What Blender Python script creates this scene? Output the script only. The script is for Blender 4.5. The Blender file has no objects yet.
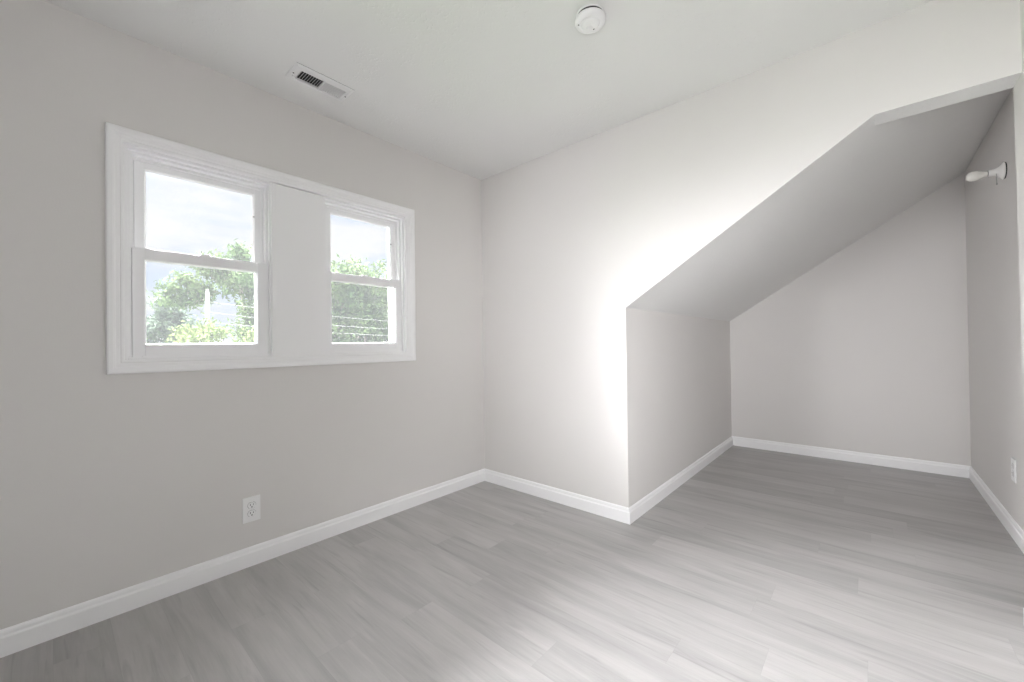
import bpy, bmesh, math, random
import numpy as np
from mathutils import Vector, Matrix

# ------------------------------------------------------------------ camera
sc = bpy.context.scene
COL = sc.collection
CAM = (2.2705, -2.2326, 1.0559)
YAW, PITCH, ROLL, FPX = -0.7226, 0.0086, -0.0127, 405.67
fw = Vector((math.sin(YAW)*math.cos(PITCH), math.cos(YAW)*math.cos(PITCH), math.sin(PITCH)))
r = Vector((math.cos(YAW), -math.sin(YAW), 0)); u = r.cross(fw)
r2 = r*math.cos(ROLL) + u*math.sin(ROLL); u2 = -r*math.sin(ROLL) + u*math.cos(ROLL)
cd = bpy.data.cameras.new('camera'); cam = bpy.data.objects.new('camera', cd); COL.objects.link(cam)
cd.sensor_width = 36; cd.lens = 36*FPX/1024; cd.clip_start = .02; cd.clip_end = 500
M3 = Matrix((r2, u2, -fw)).transposed()
cam.matrix_world = Matrix.Translation(CAM) @ M3.to_4x4()
sc.camera = cam

# ------------------------------------------------------------------ sky
w = bpy.data.worlds.new('sky'); sc.world = w; w.use_nodes = True
nt = w.node_tree; nt.nodes.clear()
def N(nt, t, **k):
    n = nt.nodes.new(t)
    for a, b in k.items():
        if a == 'inp':
            for q, v in b.items(): n.inputs[q].default_value = v
        else: setattr(n, a, b)
    return n
def L(nt, a, b): nt.links.new(a, b)
SKY_LOW, SKY_HIGH = .67, 9.0
tc = N(nt, 'ShaderNodeTexCoord'); sep = N(nt, 'ShaderNodeSeparateXYZ'); L(nt, tc.outputs['Generated'], sep.inputs[0])
cl = N(nt, 'ShaderNodeMapping', inp={'Scale': (1.6, 1.6, 6.0)}); L(nt, tc.outputs['Generated'], cl.inputs[0])
nz = N(nt, 'ShaderNodeTexNoise', inp={'Scale': 2.2, 'Detail': 6.0, 'Roughness': .55}); L(nt, cl.outputs[0], nz.inputs[0])
cr = N(nt, 'ShaderNodeValToRGB'); L(nt, nz.outputs[0], cr.inputs[0])
cr.color_ramp.elements[0].position = .40; cr.color_ramp.elements[0].color = (.68, .79, 1.0, 1)
cr.color_ramp.elements[1].position = .60; cr.color_ramp.elements[1].color = (1, 1, 1.0, 1)
st = N(nt, 'ShaderNodeMapRange', inp={'From Min': .30, 'From Max': .75, 'To Min': SKY_LOW, 'To Max': SKY_HIGH}); L(nt, sep.outputs[2], st.inputs[0])
gr = N(nt, 'ShaderNodeMapRange', inp={'From Min': -.05, 'From Max': .0, 'To Min': .35, 'To Max': 1.0}); L(nt, sep.outputs[2], gr.inputs[0])
mu = N(nt, 'ShaderNodeMath', operation='MULTIPLY'); L(nt, st.outputs[0], mu.inputs[0]); L(nt, gr.outputs[0], mu.inputs[1])
bg = N(nt, 'ShaderNodeBackground'); L(nt, cr.outputs[0], bg.inputs[0]); L(nt, mu.outputs[0], bg.inputs[1])
wo = N(nt, 'ShaderNodeOutputWorld'); L(nt, bg.outputs[0], wo.inputs[0])

# bright haze round the sun, coming in through the two windows of the left wall
def sun(name, e, ang, v):
    d = bpy.data.lights.new(name, 'SUN'); d.energy = e; d.angle = math.radians(ang); d.color = (.98, .978, 1)
    o = bpy.data.objects.new(name, d); COL.objects.link(o); o.location = Vector(v)*-14
    o.rotation_euler = Vector(v).to_track_quat('-Z', 'Y').to_euler()
sun('hazy_sun', 196, 90, (.5, .0, -.866))
sun('horizon_glow', 28, 80, (.84, .48, -.22))
# unseen fill spots added beside and behind the camera to brighten the room
YR = -3.3
def lamp(name, loc, aim, size, e, soft=.3):
    d = bpy.data.lights.new(name, 'SPOT'); d.energy = e; d.spot_size = size; d.spot_blend = 1; d.shadow_soft_size = soft; d.color = (.98, .978, 1)
    o = bpy.data.objects.new(name, d); COL.objects.link(o); o.location = loc
    o.rotation_euler = (Vector(aim)-Vector(loc)).to_track_quat('-Z', 'Y').to_euler()
lamp('fill_spot', (2.6, -1.6, .9), (1.2, 1.4, .8), 1.15, 128)
lamp('fill_spot', (2.6, -2.6, 1.2), (1.8, .6, 1.1), 1.8, 140)
lamp('fill_spot', (.4, -3.1, 1.0), (2.83, .9, .8), .8, 290)
lamp('fill_spot', (1.9, -3.1, 1.2), (.75, 0, 1.30), .78, 125)
lamp('fill_spot', (2.6, -2.6, 1.0), (0, -2.1, .9), 1.6, 36)
lamp('fill_spot', (2.3, -3.0, 2.2), (1.15, -.95, 0), .85, 190)
lamp('fill_spot', (1.8, -2.9, .8), (1.6, -2.0, 2.35), 2.0, 32)

vs = sc.view_settings
vs.view_transform = 'Standard'; vs.look = 'None'; vs.gamma = 1; vs.use_curve_mapping = False
vs.exposure = 0.08
sc.cycles.max_bounces = 14; sc.cycles.diffuse_bounces = 8; sc.cycles.transparent_max_bounces = 24
sc.cycles.use_denoising = True
sc.cycles.sample_clamp_indirect = 8

# ------------------------------------------------------------------ helpers
def tag(o, label=None, cat=None, group=None, kind=None):
    if label: o['label'] = label
    if cat: o['category'] = cat
    if group: o['group'] = group
    if kind: o['kind'] = kind
    return o
def empty(name, loc):
    o = bpy.data.objects.new(name, None); COL.objects.link(o); o.location = loc; o.empty_display_size = .05
    return o
def obj(name, bm, mats, parent=None, smooth=False):
    """bm is in world coordinates; children keep world position under their empty"""
    me = bpy.data.meshes.new(name)
    bmesh.ops.recalc_face_normals(bm, faces=bm.faces[:])
    bm.to_mesh(me); bm.free()
    for m in (mats if isinstance(mats, (list, tuple)) else [mats]): me.materials.append(m)
    if smooth:
        for p in me.polygons: p.use_smooth = True
    o = bpy.data.objects.new(name, me); COL.objects.link(o)
    if parent:
        base = Vector((0, 0, 0)); q = parent
        while q: base = base + q.location; q = q.parent
        me.transform(Matrix.Translation(-base)); o.parent = parent
    return o
def rebase(o, p):
    """put the origin of a parentless mesh at p"""
    o.data.transform(Matrix.Translation(-Vector(p))); o.location = p; return o
def box(bm, x0, x1, y0, y1, z0, z1, bev=0, mi=0, seg=2):
    v = [bm.verts.new(c) for c in ((x0,y0,z0),(x1,y0,z0),(x1,y1,z0),(x0,y1,z0),(x0,y0,z1),(x1,y0,z1),(x1,y1,z1),(x0,y1,z1))]
    fs = [bm.faces.new([v[i] for i in f]) for f in ((0,3,2,1),(4,5,6,7),(0,1,5,4),(1,2,6,5),(2,3,7,6),(3,0,4,7))]
    for f in fs: f.material_index = mi
    if bev:
        es = list({e for f in fs for e in f.edges})
        bmesh.ops.bevel(bm, geom=es, offset=bev, segments=seg, affect='EDGES', profile=.6)
    return bm
def B(*a, **k): return box(bmesh.new(), *a, **k)
def slab_holes(bm, us, vs_, holes, P, w0, w1):
    """grid of cells us x vs_, cells in holes left out; P(u,v,w)->xyz"""
    nu, nv = len(us)-1, len(vs_)-1
    solid = lambda i, j: 0 <= i < nu and 0 <= j < nv and (i, j) not in holes
    cache = {}
    def V(i, j, w):
        k = (i, j, w)
        if k not in cache: cache[k] = bm.verts.new(P(us[i], vs_[j], w))
        return cache[k]
    for i in range(nu):
        for j in range(nv):
            if not solid(i, j): continue
            for w in (w0, w1): bm.faces.new([V(i,j,w), V(i+1,j,w), V(i+1,j+1,w), V(i,j+1,w)])
            for (di, dj, a, b) in ((-1,0,(i,j),(i,j+1)),(1,0,(i+1,j),(i+1,j+1)),(0,-1,(i,j),(i+1,j)),(0,1,(i,j+1),(i+1,j+1))):
                if not solid(i+di, j+dj): bm.faces.new([V(*a,w0), V(*b,w0), V(*b,w1), V(*a,w1)])
    return bm
def prism(bm, pts, P, w0, w1, mis=None):
    a = [bm.verts.new(P(*p, w0)) for p in pts]; b = [bm.verts.new(P(*p, w1)) for p in pts]
    bm.faces.new(a); bm.faces.new(b[::-1]); n = len(pts)
    for i in range(n):
        f = bm.faces.new([a[i], a[(i+1)%n], b[(i+1)%n], b[i]])
        if mis: f.material_index = mis[i]
    return bm
def lathe(bm, prof, org, axis, n=32, mi=0):
    """prof: list of (radius, distance along axis)"""
    ax = Vector(axis).normalized(); t = ax.orthogonal().normalized(); s = ax.cross(t); org = Vector(org)
    rings = []
    for (rr, h) in prof:
        if rr < 1e-6: rings.append([bm.verts.new(org+ax*h)])
        else: rings.append([bm.verts.new(org+ax*h+(t*math.cos(2*math.pi*k/n)+s*math.sin(2*math.pi*k/n))*rr) for k in range(n)])
    for a, b in zip(rings, rings[1:]):
        if len(a) == 1 and len(b) == 1: continue
        for k in range(n):
            q = (k+1) % n
            if len(a) == 1: f = bm.faces.new([a[0], b[q], b[k]])
            elif len(b) == 1: f = bm.faces.new([a[k], a[q], b[0]])
            else: f = bm.faces.new([a[k], a[q], b[q], b[k]])
            f.material_index = mi
    return bm
def tube(bm, pts, rad, n=8, mi=0):
    pts = [Vector(p) for p in pts]; rings = []
    rr = rad if isinstance(rad, (list, tuple)) else [rad]*len(pts)
    for i, p in enumerate(pts):
        d = (pts[min(i+1, len(pts)-1)] - pts[max(i-1, 0)]).normalized()
        t = d.cross(Vector((0, 0, 1))); t = t.normalized() if t.length > .05 else Vector((1, 0, 0)); s = d.cross(t).normalized()
        rings.append([bm.verts.new(p+(t*math.cos(2*math.pi*k/n)+s*math.sin(2*math.pi*k/n))*rr[i]) for k in range(n)])
    for a, b in zip(rings, rings[1:]):
        for k in range(n): bm.faces.new([a[k], a[(k+1)%n], b[(k+1)%n], b[k]]).material_index = mi
    bm.faces.new(rings[0][::-1]); bm.faces.new(rings[-1])
    return bm

# ------------------------------------------------------------------ materials
def mat(name, col, rough=.6, bump=None, spec=.5, metal=0, var=0):
    m = bpy.data.materials.new(name); m.use_nodes = True; t = m.node_tree; p = t.nodes['Principled BSDF']
    p.inputs['Base Color'].default_value = (*col, 1); p.inputs['Roughness'].default_value = rough
    p.inputs['Metallic'].default_value = metal; p.inputs['Specular IOR Level'].default_value = spec
    c = N(t, 'ShaderNodeTexCoord')
    if var:
        n = N(t, 'ShaderNodeTexNoise', inp={'Scale': 3.0, 'Detail': 3.0}); L(t, c.outputs['Object'], n.inputs[0])
        mx = N(t, 'ShaderNodeMix', data_type='RGBA'); L(t, n.outputs[0], mx.inputs[0])
        mx.inputs[6].default_value = (*[v*(1-var) for v in col], 1); mx.inputs[7].default_value = (*[min(1, v*(1+var)) for v in col], 1)
        L(t, mx.outputs[2], p.inputs['Base Color'])
    if bump:
        for (sc_, st_, de) in bump:
            n = N(t, 'ShaderNodeTexNoise', inp={'Scale': sc_, 'Detail': de}); L(t, c.outputs['Object'], n.inputs[0])
            b = N(t, 'ShaderNodeBump', inp={'Strength': st_, 'Distance': .004}); L(t, n.outputs[0], b.inputs['Height'])
            if p.inputs['Normal'].is_linked: L(t, p.inputs['Normal'].links[0].from_socket, b.inputs['Normal'])
            L(t, b.outputs[0], p.inputs['Normal'])
    return m
WALL = mat('greige_wall_paint', (.705, .688, .672), .62, [(160, .06, 3), (2.5, .25, 2)], .35, var=.012)
TRIMM = mat('white_trim_paint', (.90, .90, .905), .35, [(60, .03, 2)], .5)
VINYL = mat('white_vinyl', (.90, .90, .91), .32)
PLAS = mat('white_plastic', (.87, .87, .87), .35)
PORC = mat('white_porcelain', (.86, .85, .83), .15)
METW = mat('white_enamel_metal', (.80, .80, .80), .35)
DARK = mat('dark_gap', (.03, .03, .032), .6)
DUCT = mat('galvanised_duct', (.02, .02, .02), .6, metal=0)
CHROME = mat('chrome', (.6, .6, .6), .25, metal=1)
BULB = mat('frosted_bulb_glass', (.82, .81, .76), .25)
BULB.node_tree.nodes['Principled BSDF'].inputs['Subsurface Weight'].default_value = .3
BULB.node_tree.nodes['Principled BSDF'].inputs['Subsurface Radius'].default_value = (.01, .01, .01)

# ceiling: stippled white paint with sparse dabs
CEIL = mat('stippled_ceiling_paint', (.79, .79, .78), .75, [(9, .25, 2)], .3)
t = CEIL.node_tree; p = t.nodes['Principled BSDF']; c = N(t, 'ShaderNodeTexCoord')
n1 = N(t, 'ShaderNodeTexNoise', inp={'Scale': 75.0, 'Detail': 3.0, 'Roughness': .6}); L(t, c.outputs['Object'], n1.inputs[0])
n2 = N(t, 'ShaderNodeTexNoise', inp={'Scale': 3.0, 'Detail': 2.0}); L(t, c.outputs['Object'], n2.inputs[0])
m1 = N(t, 'ShaderNodeMapRange', inp={'From Min': .56, 'From Max': .70}); L(t, n1.outputs[0], m1.inputs[0])
m2 = N(t, 'ShaderNodeMapRange', inp={'From Min': .45, 'From Max': .6}); L(t, n2.outputs[0], m2.inputs[0])
mm = N(t, 'ShaderNodeMath', operation='MULTIPLY'); L(t, m1.outputs[0], mm.inputs[0]); L(t, m2.outputs[0], mm.inputs[1])
bb = N(t, 'ShaderNodeBump', inp={'Strength': .5, 'Distance': .003}); L(t, mm.outputs[0], bb.inputs['Height'])
L(t, p.inputs['Normal'].links[0].from_socket, bb.inputs['Normal']); L(t, bb.outputs[0], p.inputs['Normal'])

# floor: grey vinyl planks
FLOOR = bpy.data.materials.new('grey_vinyl_plank'); FLOOR.use_nodes = True
t = FLOOR.node_tree; p = t.nodes['Principled BSDF']
uv = N(t, 'ShaderNodeUVMap', uv_map='plank'); at = N(t, 'ShaderNodeAttribute', attribute_name='tone')
sx = N(t, 'ShaderNodeSeparateXYZ'); L(t, uv.outputs[0], sx.inputs[0])
sa = N(t, 'ShaderNodeSeparateXYZ'); L(t, at.outputs['Vector'], sa.inputs[0])
def M(op, a, b=None, c=None, clamp=False):
    n = N(t, 'ShaderNodeMath', operation=op); n.use_clamp = clamp
    for i, v in enumerate((a, b, c)):
        if v is None: continue
        if isinstance(v, (int, float)): n.inputs[i].default_value = v
        else: L(t, v, n.inputs[i])
    return n.outputs[0]
def noise(kx, ky, scale, det, rough=.55, seed=0.0):
    cx = N(t, 'ShaderNodeCombineXYZ')
    L(t, M('MULTIPLY_ADD', sx.outputs[0], kx, M('MULTIPLY', sa.outputs[1], 40.0+seed)), cx.inputs[0])
    L(t, M('MULTIPLY_ADD', sx.outputs[1], ky, M('MULTIPLY', sa.outputs[2], 31.0+seed)), cx.inputs[1])
    n = N(t, 'ShaderNodeTexNoise', inp={'Scale': scale, 'Detail': det, 'Roughness': rough, 'Distortion': .6}); L(t, cx.outputs[0], n.inputs[0])
    return n.outputs[0]
fine = noise(3.0, 60.0, 2.2, 5, .65)
broad = noise(1.3, 11.0, 1.3, 4, .5, 7)
streak = noise(1.8, 26.0, 1.5, 3, .5, 3)
blot = noise(2.0, 4.0, 1.3, 2, .5, 11)
val = M('ADD', M('MULTIPLY', M('SUBTRACT', fine, .5), .26), M('MULTIPLY', M('SUBTRACT', broad, .5), .62))
val = M('ADD', val, M('MULTIPLY', M('SUBTRACT', blot, .5), .14))
val = M('ADD', val, M('MULTIPLY', M('SUBTRACT', sa.outputs[0], .5), .17))
dk = N(t, 'ShaderNodeMapRange', inp={'From Min': .58, 'From Max': .74, 'To Min': 0, 'To Max': .18}); L(t, streak, dk.inputs[0])
val = M('SUBTRACT', val, dk.outputs[0])
WP, LP = .148, 1.22
# seams
ev = M('MINIMUM', sx.outputs[1], M('SUBTRACT', WP, sx.outputs[1])); eu = M('MINIMUM', sx.outputs[0], M('SUBTRACT', LP, sx.outputs[0]))
ed = M('MINIMUM', ev, eu)
sm = N(t, 'ShaderNodeMapRange', inp={'From Min': 0, 'From Max': .0013, 'To Min': .90, 'To Max': 1.0}); L(t, ed, sm.inputs[0])
mult = M('MULTIPLY', M('ADD', val, 1.0), sm.outputs[0])
cc = N(t, 'ShaderNodeVectorMath', operation='SCALE'); cc.inputs[0].default_value = (.393, .383, .376); L(t, mult, cc.inputs['Scale'])
L(t, cc.outputs[0], p.inputs['Base Color'])
rg = M('ADD', M('MULTIPLY', fine, .12), .27); L(t, rg, p.inputs['Roughness'])
p.inputs['Specular IOR Level'].default_value = .5
bb = N(t, 'ShaderNodeBump', inp={'Strength': .25, 'Distance': .001}); L(t, M('ADD', M('MULTIPLY', fine, .4), sm.outputs[0]), bb.inputs['Height']); L(t, bb.outputs[0], p.inputs['Normal'])

def mix_pane(name, kind):
    m = bpy.data.materials.new(name); m.use_nodes = True; t = m.node_tree; t.nodes.clear()
    tr = N(t, 'ShaderNodeBsdfTransparent'); o = N(t, 'ShaderNodeOutputMaterial'); mx = N(t, 'ShaderNodeMixShader')
    L(t, tr.outputs[0], mx.inputs[1]); L(t, mx.outputs[0], o.inputs[0])
    if kind == 'glass':
        tr.inputs[0].default_value = (.965, .965, .965, 1)
        g = N(t, 'ShaderNodeBsdfGlossy', inp={'Roughness': .02}); f = N(t, 'ShaderNodeFresnel', inp={'IOR': 1.45})
        L(t, f.outputs[0], mx.inputs[0]); L(t, g.outputs[0], mx.inputs[2])
    else:
        # fine insect mesh: most light passes straight through, the threads scatter a little
        tr.inputs[0].default_value = (1, 1, 1, 1)
        g = N(t, 'ShaderNodeBsdfTranslucent', inp={'Color': (.75, .77, .80, 1)}); L(t, g.outputs[0], mx.inputs[2])
        mx.inputs[0].default_value = .0065
    return m
GLASS = mix_pane('window_glass', 'glass'); SCREEN = mix_pane('insect_screen', 'screen')

# ------------------------------------------------------------------ room shell
H = 2.35; X1 = 1.197; ZC = 1.2647; D = 2.3674; X3 = 2.832; SL = .6483; ZH = 1.9801; X2 = 2.683; T = .1156
XK = X1 + (ZH-ZC)/SL
def zs(x): return ZC + SL*(x-X1)
S = lambda o: tag(o, kind='structure')

# floor planks (one continuous surface)
bm = bmesh.new(); uvl = bm.loops.layers.uv.new('plank'); tl = bm.loops.layers.float_vector.new('tone')
rnd = random.Random(5)
fixed = {0: .465, 6: 1.03, 10: 2.217, 12: 2.06, 15: 2.35, 5: .775, 13: 1.2, 4: 1.75, 8: 1.95, 9: 1.4}
k0 = int(math.floor((YR+1.492)/WP)) - 1; y = None
for k in range(k0, 40):
    ya, yb = -1.492+k*WP, -1.492+(k+1)*WP
    if ya > D+.1: break
    if yb < YR-.1: continue
    off = fixed.get(k, rnd.uniform(0, LP))
    xa = off - LP*math.ceil((off+.2)/LP)
    while xa < 3.0:
        tone = (rnd.random(), rnd.random(), rnd.random())
        cxa, cxb = max(xa, -.16), min(xa+LP, 3.0)
        cya, cyb = max(ya, YR-.1), min(yb, D+.1)
        if cxb > cxa and cyb > cya:
            f = bm.faces.new([bm.verts.new(q) for q in ((cxa,cya,0),(cxb,cya,0),(cxb,cyb,0),(cxa,cyb,0))])
            for lp in f.loops:
                lp[uvl].uv = (lp.vert.co.x-xa, lp.vert.co.y-ya); lp[tl] = tone
        xa += LP
me = bpy.data.meshes.new('floor'); bm.to_mesh(me); bm.free(); me.materials.append(FLOOR)
fo = bpy.data.objects.new('floor', me); COL.objects.link(fo); S(fo)
md = fo.modifiers.new('thick', 'SOLIDIFY'); md.thickness = .08; md.offset = -1

# ceiling with the duct opening
VX0, VX1, VY0, VY1 = .222, .304, -1.462, -1.244
S(obj('ceiling', slab_holes(bmesh.new(), [-.15, VX0, VX1, 3.0], [YR-.12, VY0, VY1, .12], {(1, 1)}, lambda a, b, c: (a, b, c), H, H+.12), CEIL))
# left wall, one opening for the pair of windows
OY0, OY1, OZ0, OZ1 = -2.055, -.690, 1.000, 1.912
S(obj('wall_left', slab_holes(bmesh.new(), [YR-.12, OY0, OY1, T+.01], [-.02, OZ0, OZ1, H], {(1, 1)}, lambda a, b, c: (c, a, b), -.15, 0), WALL))
# wall with the raking opening into the eaves
pts = [(0, -.02), (X1, -.02), (X1, ZC), (XK, ZH), (X2, ZH), (X2, H), (0, H)]
mis = [0, 0, 1, 1, 0, 0, 0]
S(obj('wall_back', prism(bmesh.new(), pts, lambda a, b, c: (a, c, b), 0, T, mis), [WALL, CEIL]))
bm = B(X2, X3+.12, YR-.12, T, -.02, H)
for v in bm.verts:
    if v.co.x < X2+.01: v.co.x += .010 if v.co.z < 0 else -.003
S(obj('wall_right', bm, WALL))
DX0, DX1, DZ = .35, 1.25, 2.03
S(obj('wall_rear', slab_holes(bmesh.new(), [0, DX0, DX1, X2], [-.02, 0, DZ, H], {(1, 1)}, lambda a, b, c: (a, c, b), YR-.12, YR), WALL))
# hallway behind the doorway
YH = -7.2
S(obj('wall_hall_left', B(-.6, -.48, YH, YR-.12, -.02, H), WALL)); S(obj('wall_hall_right', B(2.4, 2.52, YH, YR-.12, -.02, H), WALL))
S(obj('wall_hall_rear', B(-.6, 2.52, YH-.12, YH, -.02, H), WALL)); S(obj('wall_hall_front', B(-.6, 0, YR-.24, YR-.12, -.02, H), WALL))
S(obj('ceiling_hall', B(-.6, 2.52, YH, YR-.12, H, H+.12), CEIL)); S(obj('floor_hall', B(-.6, 2.52, YH, YR-.1, -.08, -.0005), mat('hall_floor', (.37, .36, .35), .5)))
S(obj('wall_alcove_left', B(X1-.1, X1, T, D+.1, -.02, ZC+.0), WALL))
S(obj('wall_alcove_back', prism(bmesh.new(), [(X1, -.02), (X3, -.02), (X3, zs(X3)), (X1, ZC)], lambda a, b, c: (a, c, b), D, D+.1), WALL))
S(obj('wall_alcove_right', B(X3, X3+.12, T, D+.1, -.02, zs(X3)), WALL))
S(obj('ceiling_alcove', prism(bmesh.new(), [(X1-.1, ZC), (X1, ZC), (X3, zs(X3)), (X3+.12, zs(X3)), (X3+.12, zs(X3)+.1), (X1-.1, ZC+.12)],
    lambda a, b, c: (a, c, b), T, D+.1), CEIL))

# baseboards: one moulding per wall, mitred
HB = .0913
BP = [(0, 0), (.0125, 0), (.0125, .062), (.0118, .0655), (.0085, .0700), (.0078, .0735), (.0075, .0800), (.0060, .0860), (.0030, .0900), (0, HB)]
def baseboard(name, p0, p1, nrm, k0, k1):
    p0, p1, nrm = Vector((*p0, 0)), Vector((*p1, 0)), Vector((*nrm, 0)); d = (p1-p0).normalized()
    bm = bmesh.new()
    a = [bm.verts.new(p0+nrm*q+d*(k0*q)+Vector((0, 0, z))) for q, z in BP]
    b = [bm.verts.new(p1+nrm*q+d*(-k1*q)+Vector((0, 0, z))) for q, z in BP]
    n = len(BP); bm.faces.new(a); bm.faces.new(b[::-1])
    for i in range(n): bm.faces.new([a[i], a[(i+1) % n], b[(i+1) % n], b[i]])
    S(obj(name, bm, TRIMM))
baseboard('baseboard_left', (0, YR), (0, 0), (1, 0), 1, 1)
baseboard('baseboard_back', (0, 0), (X1, 0), (0, -1), 1, -1)
baseboard('baseboard_alcove_left', (X1, 0), (X1, D), (1, 0), -1, 1)
baseboard('baseboard_alcove_back', (X1, D), (X3, D), (0, -1), 1, 1)
baseboard('baseboard_alcove_right', (X3, D), (X3, T), (-1, 0), 1, 1)
baseboard('baseboard_right', (X2+.009, YR), (X2+.009, T), (-1, 0), 1, -1)
baseboard('baseboard_right_return', (X2+.009, T), (X3, T), (0, 1), -1, 1)
baseboard('baseboard_rear', (DX1, YR), (X2, YR), (0, 1), -1, 1)

# ------------------------------------------------------------------ window casing (trim around both windows)
CY0, CY1, CZ0, CZ1 = -2.038, -.710, 1.013, 1.8965
CP = [(0, -.012), (0, .0095), (.003, .0115), (.010, .0120), (.013, .0105), (.016, .0120), (.026, .0135), (.030, .0165), (.036, .0180), (.047, .0180), (.052, .0165), (.0545, .0125), (.0545, -.001)]
bm = bmesh.new(); rings = []
KL, KR, KT, KB = .98, 1.34, 1.13, 1.03
for (sy, sz, cy, cz) in ((-KL, -KB, CY0, CZ0), (KR, -KB, CY1, CZ0), (KR, KT, CY1, CZ1), (-KL, KT, CY0, CZ1)):
    rings.append([bm.verts.new((x*1.15, cy+sy*a, cz+sz*a)) for a, x in CP])
for i in range(4):
    a, b = rings[i], rings[(i+1) % 4]
    for k in range(len(CP)): bm.faces.new([a[k], a[(k+1) % len(CP)], b[(k+1) % len(CP)], b[k]])
S(obj('trim_1', bm, TRIMM))
W = [(-2.038, -1.492), (-1.237, -.710)]
bm = B(-.13, .0045, W[0][1]-.002, W[1][0]+.001, CZ0, CZ1-.003, bev=.0012)
box(bm, -.01, .0080, W[0][1]-.003, W[0][1]+.017, CZ0, CZ1-.003, bev=.002)
S(obj('trim_2', bm, TRIMM))
# jamb liner boards around the rough opening
bm = B(-.149, -.012, OY0, CY0, OZ0, OZ1); box(bm, -.149, -.012, CY1, OY1, OZ0, OZ1)
box(bm, -.149, -.012, CY0, CY1, CZ1, OZ1); box(bm, -.149, -.012, CY0, CY1, OZ0, CZ0)
S(obj('trim_3', bm, TRIMM))

# ------------------------------------------------------------------ double-hung windows
def frame_bm(bm, xa, xb, y0, y1, z0, z1, l, r_, b, t_, bev=.0015):
    """rectangular frame in the y-z plane, members l r b t wide"""
    box(bm, xa, xb, y0, y0+l, z0, z1, bev); box(bm, xa, xb, y1-r_, y1, z0, z1, bev)
    box(bm, xa, xb, y0+l, y1-r_, z0, z0+b, bev); box(bm, xa, xb, y0+l, y1-r_, z1-t_, z1, bev)
    return bm
def glazing_bead(bm, x, y0, y1, z0, z1, w=.006, d=.010):
    o = [(y0, z0), (y1, z0), (y1, z1), (y0, z1)]; i = [(y0+w, z0+w), (y1-w, z0+w), (y1-w, z1-w), (y0+w, z1-w)]
    O = [bm.verts.new((x, *q)) for q in o]; I = [bm.verts.new((x-d, *q)) for q in i]; K = [bm.verts.new((x-d, *q)) for q in o]
    for k in range(4):
        q = (k+1) % 4
        bm.faces.new([O[k], O[q], I[q], I[k]]); bm.faces.new([I[k], I[q], K[q], K[k]]); bm.faces.new([O[k], O[q], K[q], K[k]])
    return bm
def window(idx, y0, y1):
    g = empty('window_%d' % idx, (-.06, (y0+y1)/2, CZ0)); S(g)
    z0, z1 = CZ0, CZ1
    # outer frame: head and side jambs step back towards the tracks
    bm = frame_bm(bmesh.new(), -.125, -.003, y0, y1, z0, z1, .012, .012, .010, .014)
    frame_bm(bm, -.125, -.022, y0+.012, y1-.012, z0+.010, z1-.014, .012, .012, .008, .012)
    frame_bm(bm, -.125, -.050, y0+.024, y1-.024, z0+.018, z1-.026, .010, .010, .004, .012)
    frame_bm(bm, -.125, -.088, y0+.034, y1-.034, z0+.020, z1-.038, .010, .010, .008, .008)
    obj('window_frame', bm, VINYL, g)
    # upper sash in the outer track
    ua, ub, uz0, uz1 = y0+.036, y1-.028, 1.448, z1-.036
    s = obj('upper_sash', frame_bm(bmesh.new(), -.086, -.056, ua, ub, uz0, uz1, .034, .034, .034, .030), VINYL, g)
    gy0, gy1, gz0, gz1 = ua+.034, ub-.034, uz0+.034, uz1-.030
    obj('glazing_bead', glazing_bead(bmesh.new(), -.0585, gy0, gy1, gz0, gz1), VINYL, s)
    obj('pane', B(-.0735, -.0695, gy0-.002, gy1+.002, gz0-.002, gz1+.002), GLASS, s)
    # lower sash in the inner track
    la, lb, lz0, lz1 = y0+.0255, y1-.0105, z0+.002, 1.4805
    if idx == 2: la, lb = y0+.017, y1-.002
    s = obj('lower_sash', frame_bm(bmesh.new(), -.052, -.020, la, lb, lz0, lz1, .040, .050, .060, .046, .002), VINYL, g)
    gy0, gy1, gz0, gz1 = la+.040, lb-.050, lz0+.060, lz1-.046
    obj('glazing_bead', glazing_bead(bmesh.new(), -.0225, gy0, gy1, gz0, gz1, .006, .014), VINYL, s)
    obj('pane', B(-.0415, -.0375, gy0-.002, gy1+.002, gz0-.002, gz1+.002), GLASS, s)
    # sash lock on the meeting rail, tilt latches at its ends
    ym = (la+lb)/2 + .005
    bm = B(-.047, -.026, ym-.030, ym+.030, lz1, lz1+.004, .001)
    lathe(bm, [(.0085, 0), (.0085, .006), (.006, .008), (0, .008)], (-.036, ym+.004, lz1+.004), (0, 0, 1), 16)
    box(bm, -.040, -.032, ym-.026, ym+.006, lz1+.005, lz1+.009, .0015)
    obj('sash_lock', bm, VINYL, g)
    for yy in (la+.012, lb-.052):
        obj('tilt_latch', B(-.045, -.027, yy, yy+.040, lz1, lz1+.0035, .001), VINYL, g)
    # thin lift rail along the bottom of the lower sash
    obj('lift_rail', B(-.021, -.014, la+.03, lb-.03, lz0+.006, lz0+.012, .0015), VINYL, g)
    # vent stop: little dark catch on the right stile of the upper sash
    obj('vent_latch', B(-.058, -.052, ub-.040, ub-.034, 1.715, 1.719, .0005), DARK, g)
    # screen on the outside
    obj('screen_frame', frame_bm(bmesh.new(), -.135, -.126, y0+.004, y1-.004, z0+.002, z1-.004, .022, .022, .022, .022, .001), VINYL, g)
    obj('insect_screen', B(-.1312, -.1306, y0+.025, y1-.025, z0+.023, z1-.025), SCREEN, g)
for i, (a, b) in enumerate(W): window(i+1, a, b)

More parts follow.
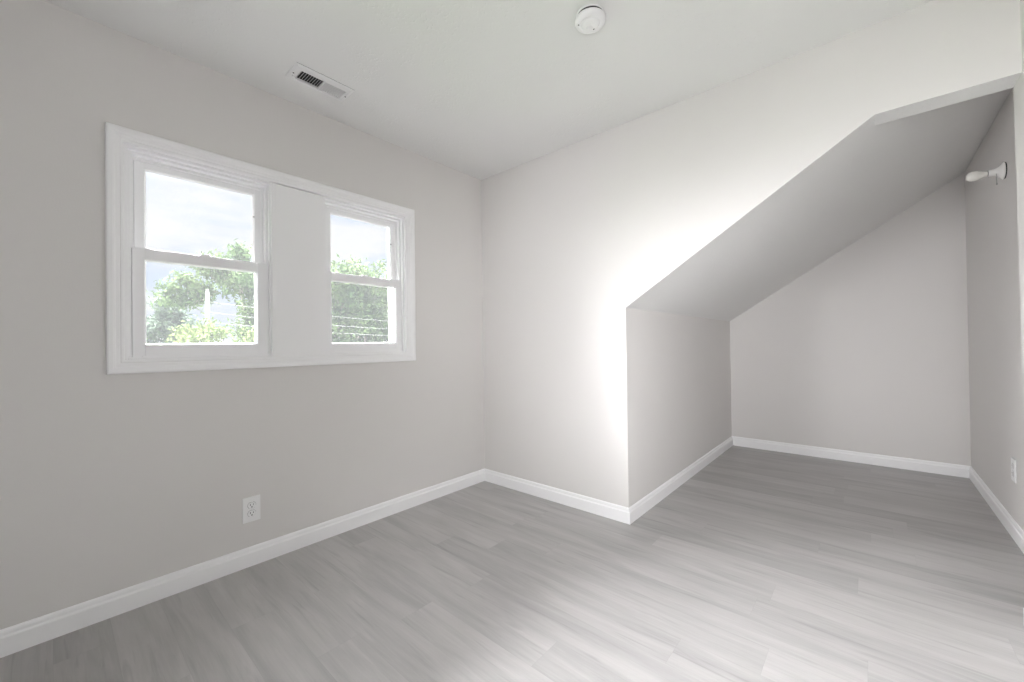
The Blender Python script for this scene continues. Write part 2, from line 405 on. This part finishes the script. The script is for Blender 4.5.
# ------------------------------------------------------------------ ceiling register
g = empty('ceiling_vent', (.272, -1.357, H))
tag(g, 'white metal ceiling air register with louvers above the window wall', 'vent')
fx0, fx1, fy0, fy1 = .200, .341, -1.497, -1.217
bm = bmesh.new()
us, vs2 = [fx0+.004, VX0+.001, VX1-.001, fx1-.004], [fy0+.004, VY0+.001, VY1-.001, fy1-.004]
zt, zb = H, H-.0065
O = [bm.verts.new(q) for q in ((fx0,fy0,zt-.002),(fx1,fy0,zt-.002),(fx1,fy1,zt-.002),(fx0,fy1,zt-.002))]
K = [bm.verts.new(q) for q in ((us[0],vs2[0],zb+.003),(us[3],vs2[0],zb+.003),(us[3],vs2[3],zb+.003),(us[0],vs2[3],zb+.003))]
J = [bm.verts.new(q) for q in ((us[0]+.008,vs2[0]+.008,zb),(us[3]-.008,vs2[0]+.008,zb),(us[3]-.008,vs2[3]-.008,zb),(us[0]+.008,vs2[3]-.008,zb))]
I = [bm.verts.new(q) for q in ((us[1],vs2[1],zb),(us[2],vs2[1],zb),(us[2],vs2[2],zb),(us[1],vs2[2],zb))]
I2 = [bm.verts.new((v.co.x, v.co.y, zt+.004)) for v in I]
for A_, B_ in ((O, K), (K, J), (J, I), (I, I2)):
    for k in range(4): bm.faces.new([A_[k], A_[(k+1) % 4], B_[(k+1) % 4], B_[k]])
box(bm, VX0, VX1, -1.356, -1.349, zb, zt, 0)
obj('face_frame', bm, METW, g)
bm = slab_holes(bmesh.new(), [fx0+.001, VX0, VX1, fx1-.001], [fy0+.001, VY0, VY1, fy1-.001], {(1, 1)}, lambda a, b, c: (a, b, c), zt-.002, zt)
obj('gasket_shadow_gap', bm, DARK, g)  # dark strip between ceiling and frame, stands for the shadow line there
nl = 9
for half, (ya, yb, sg) in enumerate(((VY0+.002, -1.357, 1), (-1.348, VY1-.002, -1))):
    for k in range(nl):
        yc = ya + (k+.5)*(yb-ya)/nl
        bm = bmesh.new(); hl = .0085; th = .0006; ang = math.radians(34 if sg > 0 else -40)
        d = Vector((0, math.sin(ang), math.cos(ang))); n_ = Vector((0, math.cos(ang), -math.sin(ang)))
        c0 = Vector((0, yc, zb+.0075)); vs8 = []
        for x in (VX0+.0005, VX1-.0005):
            for (a, b) in ((-1, -1), (1, -1), (1, 1), (-1, 1)):
                q = c0+d*(hl*a)+n_*(th*b); vs8.append(bm.verts.new((x, q.y, q.z)))
        for f in ((0,1,2,3),(7,6,5,4),(0,4,5,1),(1,5,6,2),(2,6,7,3),(3,7,4,0)): bm.faces.new([vs8[i] for i in f])
        obj('louver', bm, METW, g)
# duct boot: an open-bottomed dark box
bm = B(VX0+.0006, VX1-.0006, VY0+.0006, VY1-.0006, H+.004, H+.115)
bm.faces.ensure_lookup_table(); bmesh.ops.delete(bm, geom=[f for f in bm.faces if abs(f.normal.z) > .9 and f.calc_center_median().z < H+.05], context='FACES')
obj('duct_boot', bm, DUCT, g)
for yy, xx in ((fy0+.016, .262), (fy1-.013, .262)):
    obj('screw', lathe(bmesh.new(), [(.0036, 0), (.0036, .0008), (.002, .0018), (0, .0018)], (xx, yy, zb), (0, 0, -1), 12), DUCT, g)
bm = B(.245, .249, -1.479, -1.470, zb-.009, zb, .001)
obj('damper_lever', bm, METW, g)

# ------------------------------------------------------------------ smoke detector
dc = (1.463, -.826, H)
g = empty('smoke_detector', dc); tag(g, 'round white smoke detector on the ceiling', 'smoke detector')
obj('mounting_plate', lathe(bmesh.new(), [(0, 0), (.055, 0), (.056, .003), (.055, .005), (0, .005)], dc, (0, 0, -1), 48), PLAS, g, True)
obj('vent_gap', lathe(bmesh.new(), [(.0, .005), (.052, .005), (.052, .0155), (0, .0155)], dc, (0, 0, -1), 48), DARK, g)
bd = obj('body', lathe(bmesh.new(), [(0, .0155), (.0575, .0155), (.0595, .0170), (.0598, .024), (.0575, .030), (.0520, .0335), (.0430, .0365), (.0395, .0368), (.0380, .0350), (.0360, .0350), (.0345, .0385), (.0300, .0410), (.0200, .0420), (0, .0422)], dc, (0, 0, -1), 56), PLAS, g, True)
obj('indicator_light', lathe(bmesh.new(), [(.0026, 0), (.0026, .0012), (0, .0018)], (dc[0]-.036, dc[1]-.028, H-.0353), (0, 0, -1), 12), DARK, g)
obj('test_button', lathe(bmesh.new(), [(.012, 0), (.012, .002), (.010, .0032), (0, .0034)], (dc[0]-.008, dc[1]+.006, H-.0416), (0, 0, -1), 24), PLAS, g, True)
bm = B(dc[0]-.001, dc[0]+.005, dc[1]+.022, dc[1]+.026, H-.0425, H-.040)
obj('sounder_hole', bm, DARK, g)

# ------------------------------------------------------------------ wall outlets
def outlet(loc, nx, label):
    """duplex outlet, plate facing +x (nx=1) or -x (nx=-1)"""
    g = empty('wall_outlet', loc); tag(g, label, 'outlet')
    x0, y0, z0 = loc
    def bx(bm, xa, xb, *a, **k):
        xs = sorted((x0+nx*xa, x0+nx*xb)); return box(bm, xs[0], xs[1], *a, **k)
    obj('cover_plate', bx(bmesh.new(), 0, .0065, y0-.038, y0+.038, z0-.060, z0+.060, bev=.0028), PLAS, g)
    for dz in (-.0195, .0195):
        zc = z0+dz; bm = bmesh.new()
        pts = []
        for k in range(28):
            a = 2*math.pi*k/28; yy = .0172*math.cos(a); zz = max(-.0140, min(.0140, .0172*math.sin(a))); pts.append((yy, zz))
        prism(bm, pts, lambda a, b, c: (x0+nx*c, y0+a, zc+b), .006, .0085)
        prism(bmo := bmesh.new(), [(a*1.05, b*1.05) for a, b in pts], lambda a, b, c: (x0+nx*c, y0+a, zc+b), .0060, .0068)
        rc = obj('receptacle', bm, PLAS, g); obj('receptacle_gap', bmo, DARK, rc)
        bm = bx(bmesh.new(), .0080, .0088, y0-.0075, y0-.0052, zc-.0015, zc+.0080); bx(bm, .0080, .0088, y0+.0052, y0+.0075, zc-.0005, zc+.0070)
        lathe(bm, [(.0028, 0), (.0028, .0008), (0, .0008)], (x0+nx*.0080, y0, zc-.0080), (nx, 0, 0), 12)
        obj('slots', bm, DARK, rc)
    obj('screw', lathe(bmesh.new(), [(.0032, 0), (.0032, .0008), (.002, .0014), (0, .0014)], (x0+nx*.0064, y0, z0), (nx, 0, 0), 12), METW, g)
outlet((0, -1.592, .272), 1, 'white duplex wall outlet below the two windows')
outlet((X3, 1.115, .362), -1, 'white duplex wall outlet low on the right wall of the alcove')

# ------------------------------------------------------------------ bare bulb lampholder on the alcove wall
lc = (X3, 1.165, 1.960)
g = empty('lampholder', lc); tag(g, 'white porcelain pull-chain lampholder with bare bulb on the alcove wall', 'wall light')
def lsc(p, kr, kx): return [(a*kr, b*kx) for a, b in p]
obj('gasket_shadow_gap', lathe(bmesh.new(), [(.0, 0), (.043, 0), (.043, .007), (0, .007)], lc, (-1, 0, 0), 40), DARK, g)
obj('socket_body', lathe(bmesh.new(), lsc([(0, .007), (.053, .007), (.0555, .011), (.054, .016), (.048, .021), (.038, .030), (.030, .040), (.025, .052), (.0220, .066), (.0215, .084), (.0225, .089), (.0210, .092), (.0, .092)], .85, .66), lc, (-1, 0, 0), 40), PORC, g, True)
obj('socket_shell', lathe(bmesh.new(), [(.0, .058), (.0130, .058), (.0130, .066), (0, .066)], lc, (-1, 0, 0), 24), DARK, g)
obj('bulb', lathe(bmesh.new(), [(0, .063), (.0140, .063), (.0142, .068), (.0155, .076), (.0200, .088), (.0248, .100), (.0275, .112), (.0272, .123), (.0235, .133), (.0160, .1400), (.008, .1430), (0, .1435)], lc, (-1, 0, 0), 40), BULB, g, True)
bm = tube(bmesh.new(), [(X3-.034, lc[1]-.018, lc[2]-.014), (X3-.034, lc[1]-.024, lc[2]-.028), (X3-.034, lc[1]-.024, lc[2]-.060)], .0014, 6)
for k in range(8): lathe(bm, [(0, 0), (.0018, .001), (.0018, .003), (0, .004)], (X3-.034, lc[1]-.024, lc[2]-.030-k*.004), (0, 0, -1), 8)
lathe(bm, [(0, 0), (.002, .001), (.0036, .008), (.0030, .014), (0, .016)], (X3-.034, lc[1]-.024, lc[2]-.062), (0, 0, -1), 12)
obj('pull_chain', bm, CHROME, g)

# ------------------------------------------------------------------ outside, seen through the glass
def leafmat(name, c1, c2, tr=.06):
    m = bpy.data.materials.new(name); m.use_nodes = True; t = m.node_tree; t.nodes.clear()
    tc = N(t, 'ShaderNodeTexCoord'); n = N(t, 'ShaderNodeTexNoise', inp={'Scale': 1.1, 'Detail': 3.0}); L(t, tc.outputs['Object'], n.inputs[0])
    mr = N(t, 'ShaderNodeMapRange', inp={'From Min': .35, 'From Max': .65}); L(t, n.outputs[0], mr.inputs[0])
    mx = N(t, 'ShaderNodeMix', data_type='RGBA'); L(t, mr.outputs[0], mx.inputs[0]); mx.inputs[6].default_value = (*c1, 1); mx.inputs[7].default_value = (*c2, 1)
    d = N(t, 'ShaderNodeBsdfDiffuse'); tl_ = N(t, 'ShaderNodeBsdfTranslucent'); ms = N(t, 'ShaderNodeMixShader', inp={0: tr}); o = N(t, 'ShaderNodeOutputMaterial')
    L(t, mx.outputs[2], d.inputs[0]); L(t, mx.outputs[2], tl_.inputs[0]); L(t, d.outputs[0], ms.inputs[1]); L(t, tl_.outputs[0], ms.inputs[2]); L(t, ms.outputs[0], o.inputs[0])
    return m
LEAF = leafmat('green_leaves', (.040, .066, .030), (.075, .105, .042))
LEAF2 = leafmat('bluish_leaves', (.045, .060, .048), (.060, .078, .058))
LEAF3 = leafmat('yellow_green_leaves', (.060, .085, .028), (.085, .105, .040))
BARK = mat('grey_bark', (.22, .19, .16), .9, [(20, .5, 4)])
GRASS = mat('lawn_grass', (.05, .075, .03), .9, var=.2)
POLE = mat('weathered_pole_wood', (.22, .215, .20), .8, [(30, .3, 3)])
WIRE = mat('cable_sheath', (.05, .05, .05), .6)
GZ = -3.0
S(obj('ground', B(-80, -.3, -60, 80, GZ-.3, GZ), GRASS))
def leaves(name, centers, per, spread, size, m, parent, rs):
    g_ = np.random.default_rng(rs); C = np.repeat(np.array(centers, float), per, axis=0); n = len(C)
    P = C + g_.normal(size=(n, 3))*np.array(spread)
    a = g_.normal(size=(n, 3)); a /= np.linalg.norm(a, axis=1)[:, None]
    b = np.cross(a, g_.normal(size=(n, 3))); b /= np.linalg.norm(b, axis=1)[:, None]
    s = size*g_.uniform(.7, 1.3, (n, 1)); c_ = np.cross(a, b)
    V = np.stack([P-a*s, P+b*s*.38+c_*s*.12, P+a*s, P-b*s*.38+c_*s*.12], 1).reshape(-1, 3)
    base = Vector(parent.location); V = V-np.array(base)
    me = bpy.data.meshes.new(name); me.vertices.add(4*n); me.vertices.foreach_set('co', V.astype('f').ravel())
    me.loops.add(4*n); me.loops.foreach_set('vertex_index', np.arange(4*n, dtype='i'))
    me.polygons.add(n); me.polygons.foreach_set('loop_start', np.arange(0, 4*n, 4, dtype='i')); me.polygons.foreach_set('loop_total', np.full(n, 4, 'i'))
    me.update(); me.validate(); me.materials.append(m)
    o = bpy.data.objects.new(name, me); COL.objects.link(o); o.parent = parent; return o
def tree(name, label, cat, base, blobs, m, seed, per=70, size=.11, clus=26, spr=.2, trunk=.14, sprigs=()):
    """blobs: (centre, radii); each blob is filled with leaf clusters carried by its own limb"""
    g = empty(name, base); tag(g, label, cat); rn = random.Random(seed); cs = []; bm = bmesh.new()
    lo = min(b[0][2] for b in blobs)
    fork = Vector((base[0], base[1], base[2]+(lo-base[2])*.55))
    tube(bm, [base, (Vector(base)+fork)/2+Vector((.05, .04, 0)), fork], [trunk, trunk*.8, trunk*.65], 10)
    for (c, rd) in blobs:
        c = Vector(c); mid = fork.lerp(c, .5)+Vector((rn.uniform(-.2, .2), rn.uniform(-.2, .2), rn.uniform(-.1, .3)))
        tube(bm, [fork-Vector((0, 0, .1)), mid, c], [trunk*.5, trunk*.32, trunk*.15], 7)
        for k in range(clus):
            v = Vector((rn.gauss(0, 1), rn.gauss(0, 1), rn.gauss(0, 1))).normalized()*(rn.random()**.45)
            q = c+Vector((v.x*rd[0], v.y*rd[1], v.z*rd[2])); cs.append(tuple(q))
            if k % 2 == 0: tube(bm, [c.lerp(mid, .2), c.lerp(q, .6)+Vector((0, 0, .05)), q], [trunk*.12, trunk*.07, trunk*.03], 4)
    for pl in sprigs:
        tube(bm, pl, [trunk*.22*(1-i/len(pl))+.006 for i in range(len(pl))], 5)
        for a, b in zip(pl, pl[1:]):
            for f in (.35, .6, .85, 1.0): cs.append(tuple(Vector(a).lerp(Vector(b), f)))
    obj('trunk', bm, BARK, g)
    leaves('foliage', cs, per, (spr, spr, spr*.75), size, m, g, seed)
    return g
# main broad tree behind the left window
X = -13.0
tree('garden_tree', 'broad light green tree outside with branches spreading left, behind the left window', 'tree', (X, 2.3, GZ),
     [((X, 1.8, 3.1), (.8, .6, .5)), ((X, 2.5, 3.3), (.8, .7, .55)), ((X, 2.4, 2.4), (.9, .7, .6)), ((X, 3.1, 3.0), (.8, .8, .8)), ((X, 3.2, 1.9), (.9, .9, .8)), ((X, 2.4, 1.5), (.9, .6, .6))],
     LEAF, 3, per=60, size=.085, clus=24, spr=.15,
     sprigs=[[(X, 1.2, 2.8), (X, .7, 2.9), (X, .3, 3.15)], [(X, 1.1, 2.7), (X, .5, 2.7), (X, .0, 2.85)], [(X, 1.2, 3.1), (X, .9, 3.5), (X, .75, 3.75)], [(X, 1.4, 3.2), (X, 1.25, 3.6), (X, 1.3, 3.85)],
             [(X, 1.0, 2.6), (X, .4, 2.45), (X, -.05, 2.5)], [(X, 2.0, 3.5), (X, 1.9, 4.0), (X, 1.75, 4.25)]])
X = -22.0
tree('garden_tree', 'small bluish-green tree outside, low at the left edge of the left window', 'tree', (X, 1.3, GZ),
     [((X, 1.3, 2.7), (.6, .5, .5)), ((X, 1.7, 2.1), (.8, .7, .4)), ((X, .7, 2.0), (.8, .6, .4)), ((X, 1.4, 1.4), (.9, 1.2, .45))], LEAF2, 5, per=50, size=.12, clus=22, spr=.2)
X = -17.0
tree('garden_tree', 'large full-crowned pale green tree outside, filling the right window', 'tree', (X, 7.6, GZ),
     [((X, 6.0, 4.0), (.9, .9, .75)), ((X, 7.3, 4.45), (1, .9, .85)), ((X, 8.8, 4.3), (1, 1, .9)), ((X, 6.3, 2.0), (1, 1, 1)), ((X, 7.8, 2.2), (1, 1, 1)), ((X, 9.3, 2.3), (1, 1.1, 1.1)), ((X, 10.2, 3.8), (1, 1, .9)), ((X, 7.0, 3.1), (1, 1, .9)), ((X, 8.6, 3.0), (1, 1, .9)), ((X, 7.0, .8), (1, 1.2, .9)), ((X, 9.0, .9), (1, 1.3, .9)), ((X, 5.2, 1.4), (1, .9, 1))],
     LEAF, 9, per=60, size=.12, clus=30, spr=.24, trunk=.22)
X = -10.0
for i, (yy, rr, hh, lab) in enumerate(((-1.35, .45, 1.4, 'yellow-green rounded shrub outside at the lower left corner of the left window'), (.30, .50, 1.75, 'yellow-green rounded shrub outside, just left of the pale pole'), (1.60, .55, 1.5, 'yellow-green rounded shrub outside, just right of the pale pole'))):
    tree('tall_shrub', lab, 'shrub', (X-.2*i, yy, GZ), [((X-.2*i, yy, hh-.45), (rr, rr, .45)), ((X-.2*i, yy-.2, hh-1.3), (rr, rr, .7)), ((X-.2*i, yy+.2, hh-2.3), (rr, rr, .8))], LEAF3, 20+i, per=60, size=.06, clus=22, spr=.12, trunk=.06)
# utility pole with cables
px, py = -11.0, .52
g = empty('utility_pole', (px, py, GZ)); tag(g, 'thin pale utility pole outside, standing before the tree', 'pole')
obj('pole', tube(bmesh.new(), [(px, py, GZ), (px, py, 0), (px, py, 2.56)], [.07, .055, .045], 12), POLE, g)
obj('insulator', lathe(bmesh.new(), [(.03, 0), (.035, .03), (.02, .05), (.03, .07), (0, .08)], (px, py, 2.56), (0, 0, 1), 12), POLE, g)
for z, dz, lab in ((2.30, -.25, 'upper thin cable running right from the pale pole outside'), (2.02, -.28, 'middle thin cable running right from the pale pole outside'), (1.75, -.22, 'lowest thin cable running right from the pale pole outside')):
    pts = [(px+.06, py+9*s, z+dz*4*s*(1-s)*.5-.35*s) for s in [i/12 for i in range(13)]]
    tag(obj('overhead_cable', tube(bmesh.new(), pts, .007, 5), WIRE), lab, 'cable')
for o in bpy.data.objects:
    if o.parent: continue
    b = o.name.split('.')[0]
    if b == 'overhead_cable': o['group'] = 'thin cables running from the pale pole'
    elif b == 'tall_shrub': o['group'] = 'yellow-green shrubs under the tree outside'
    elif b == 'garden_tree': o['group'] = 'trees outside the windows'
    elif b == 'wall_outlet': o['group'] = 'white wall outlets'
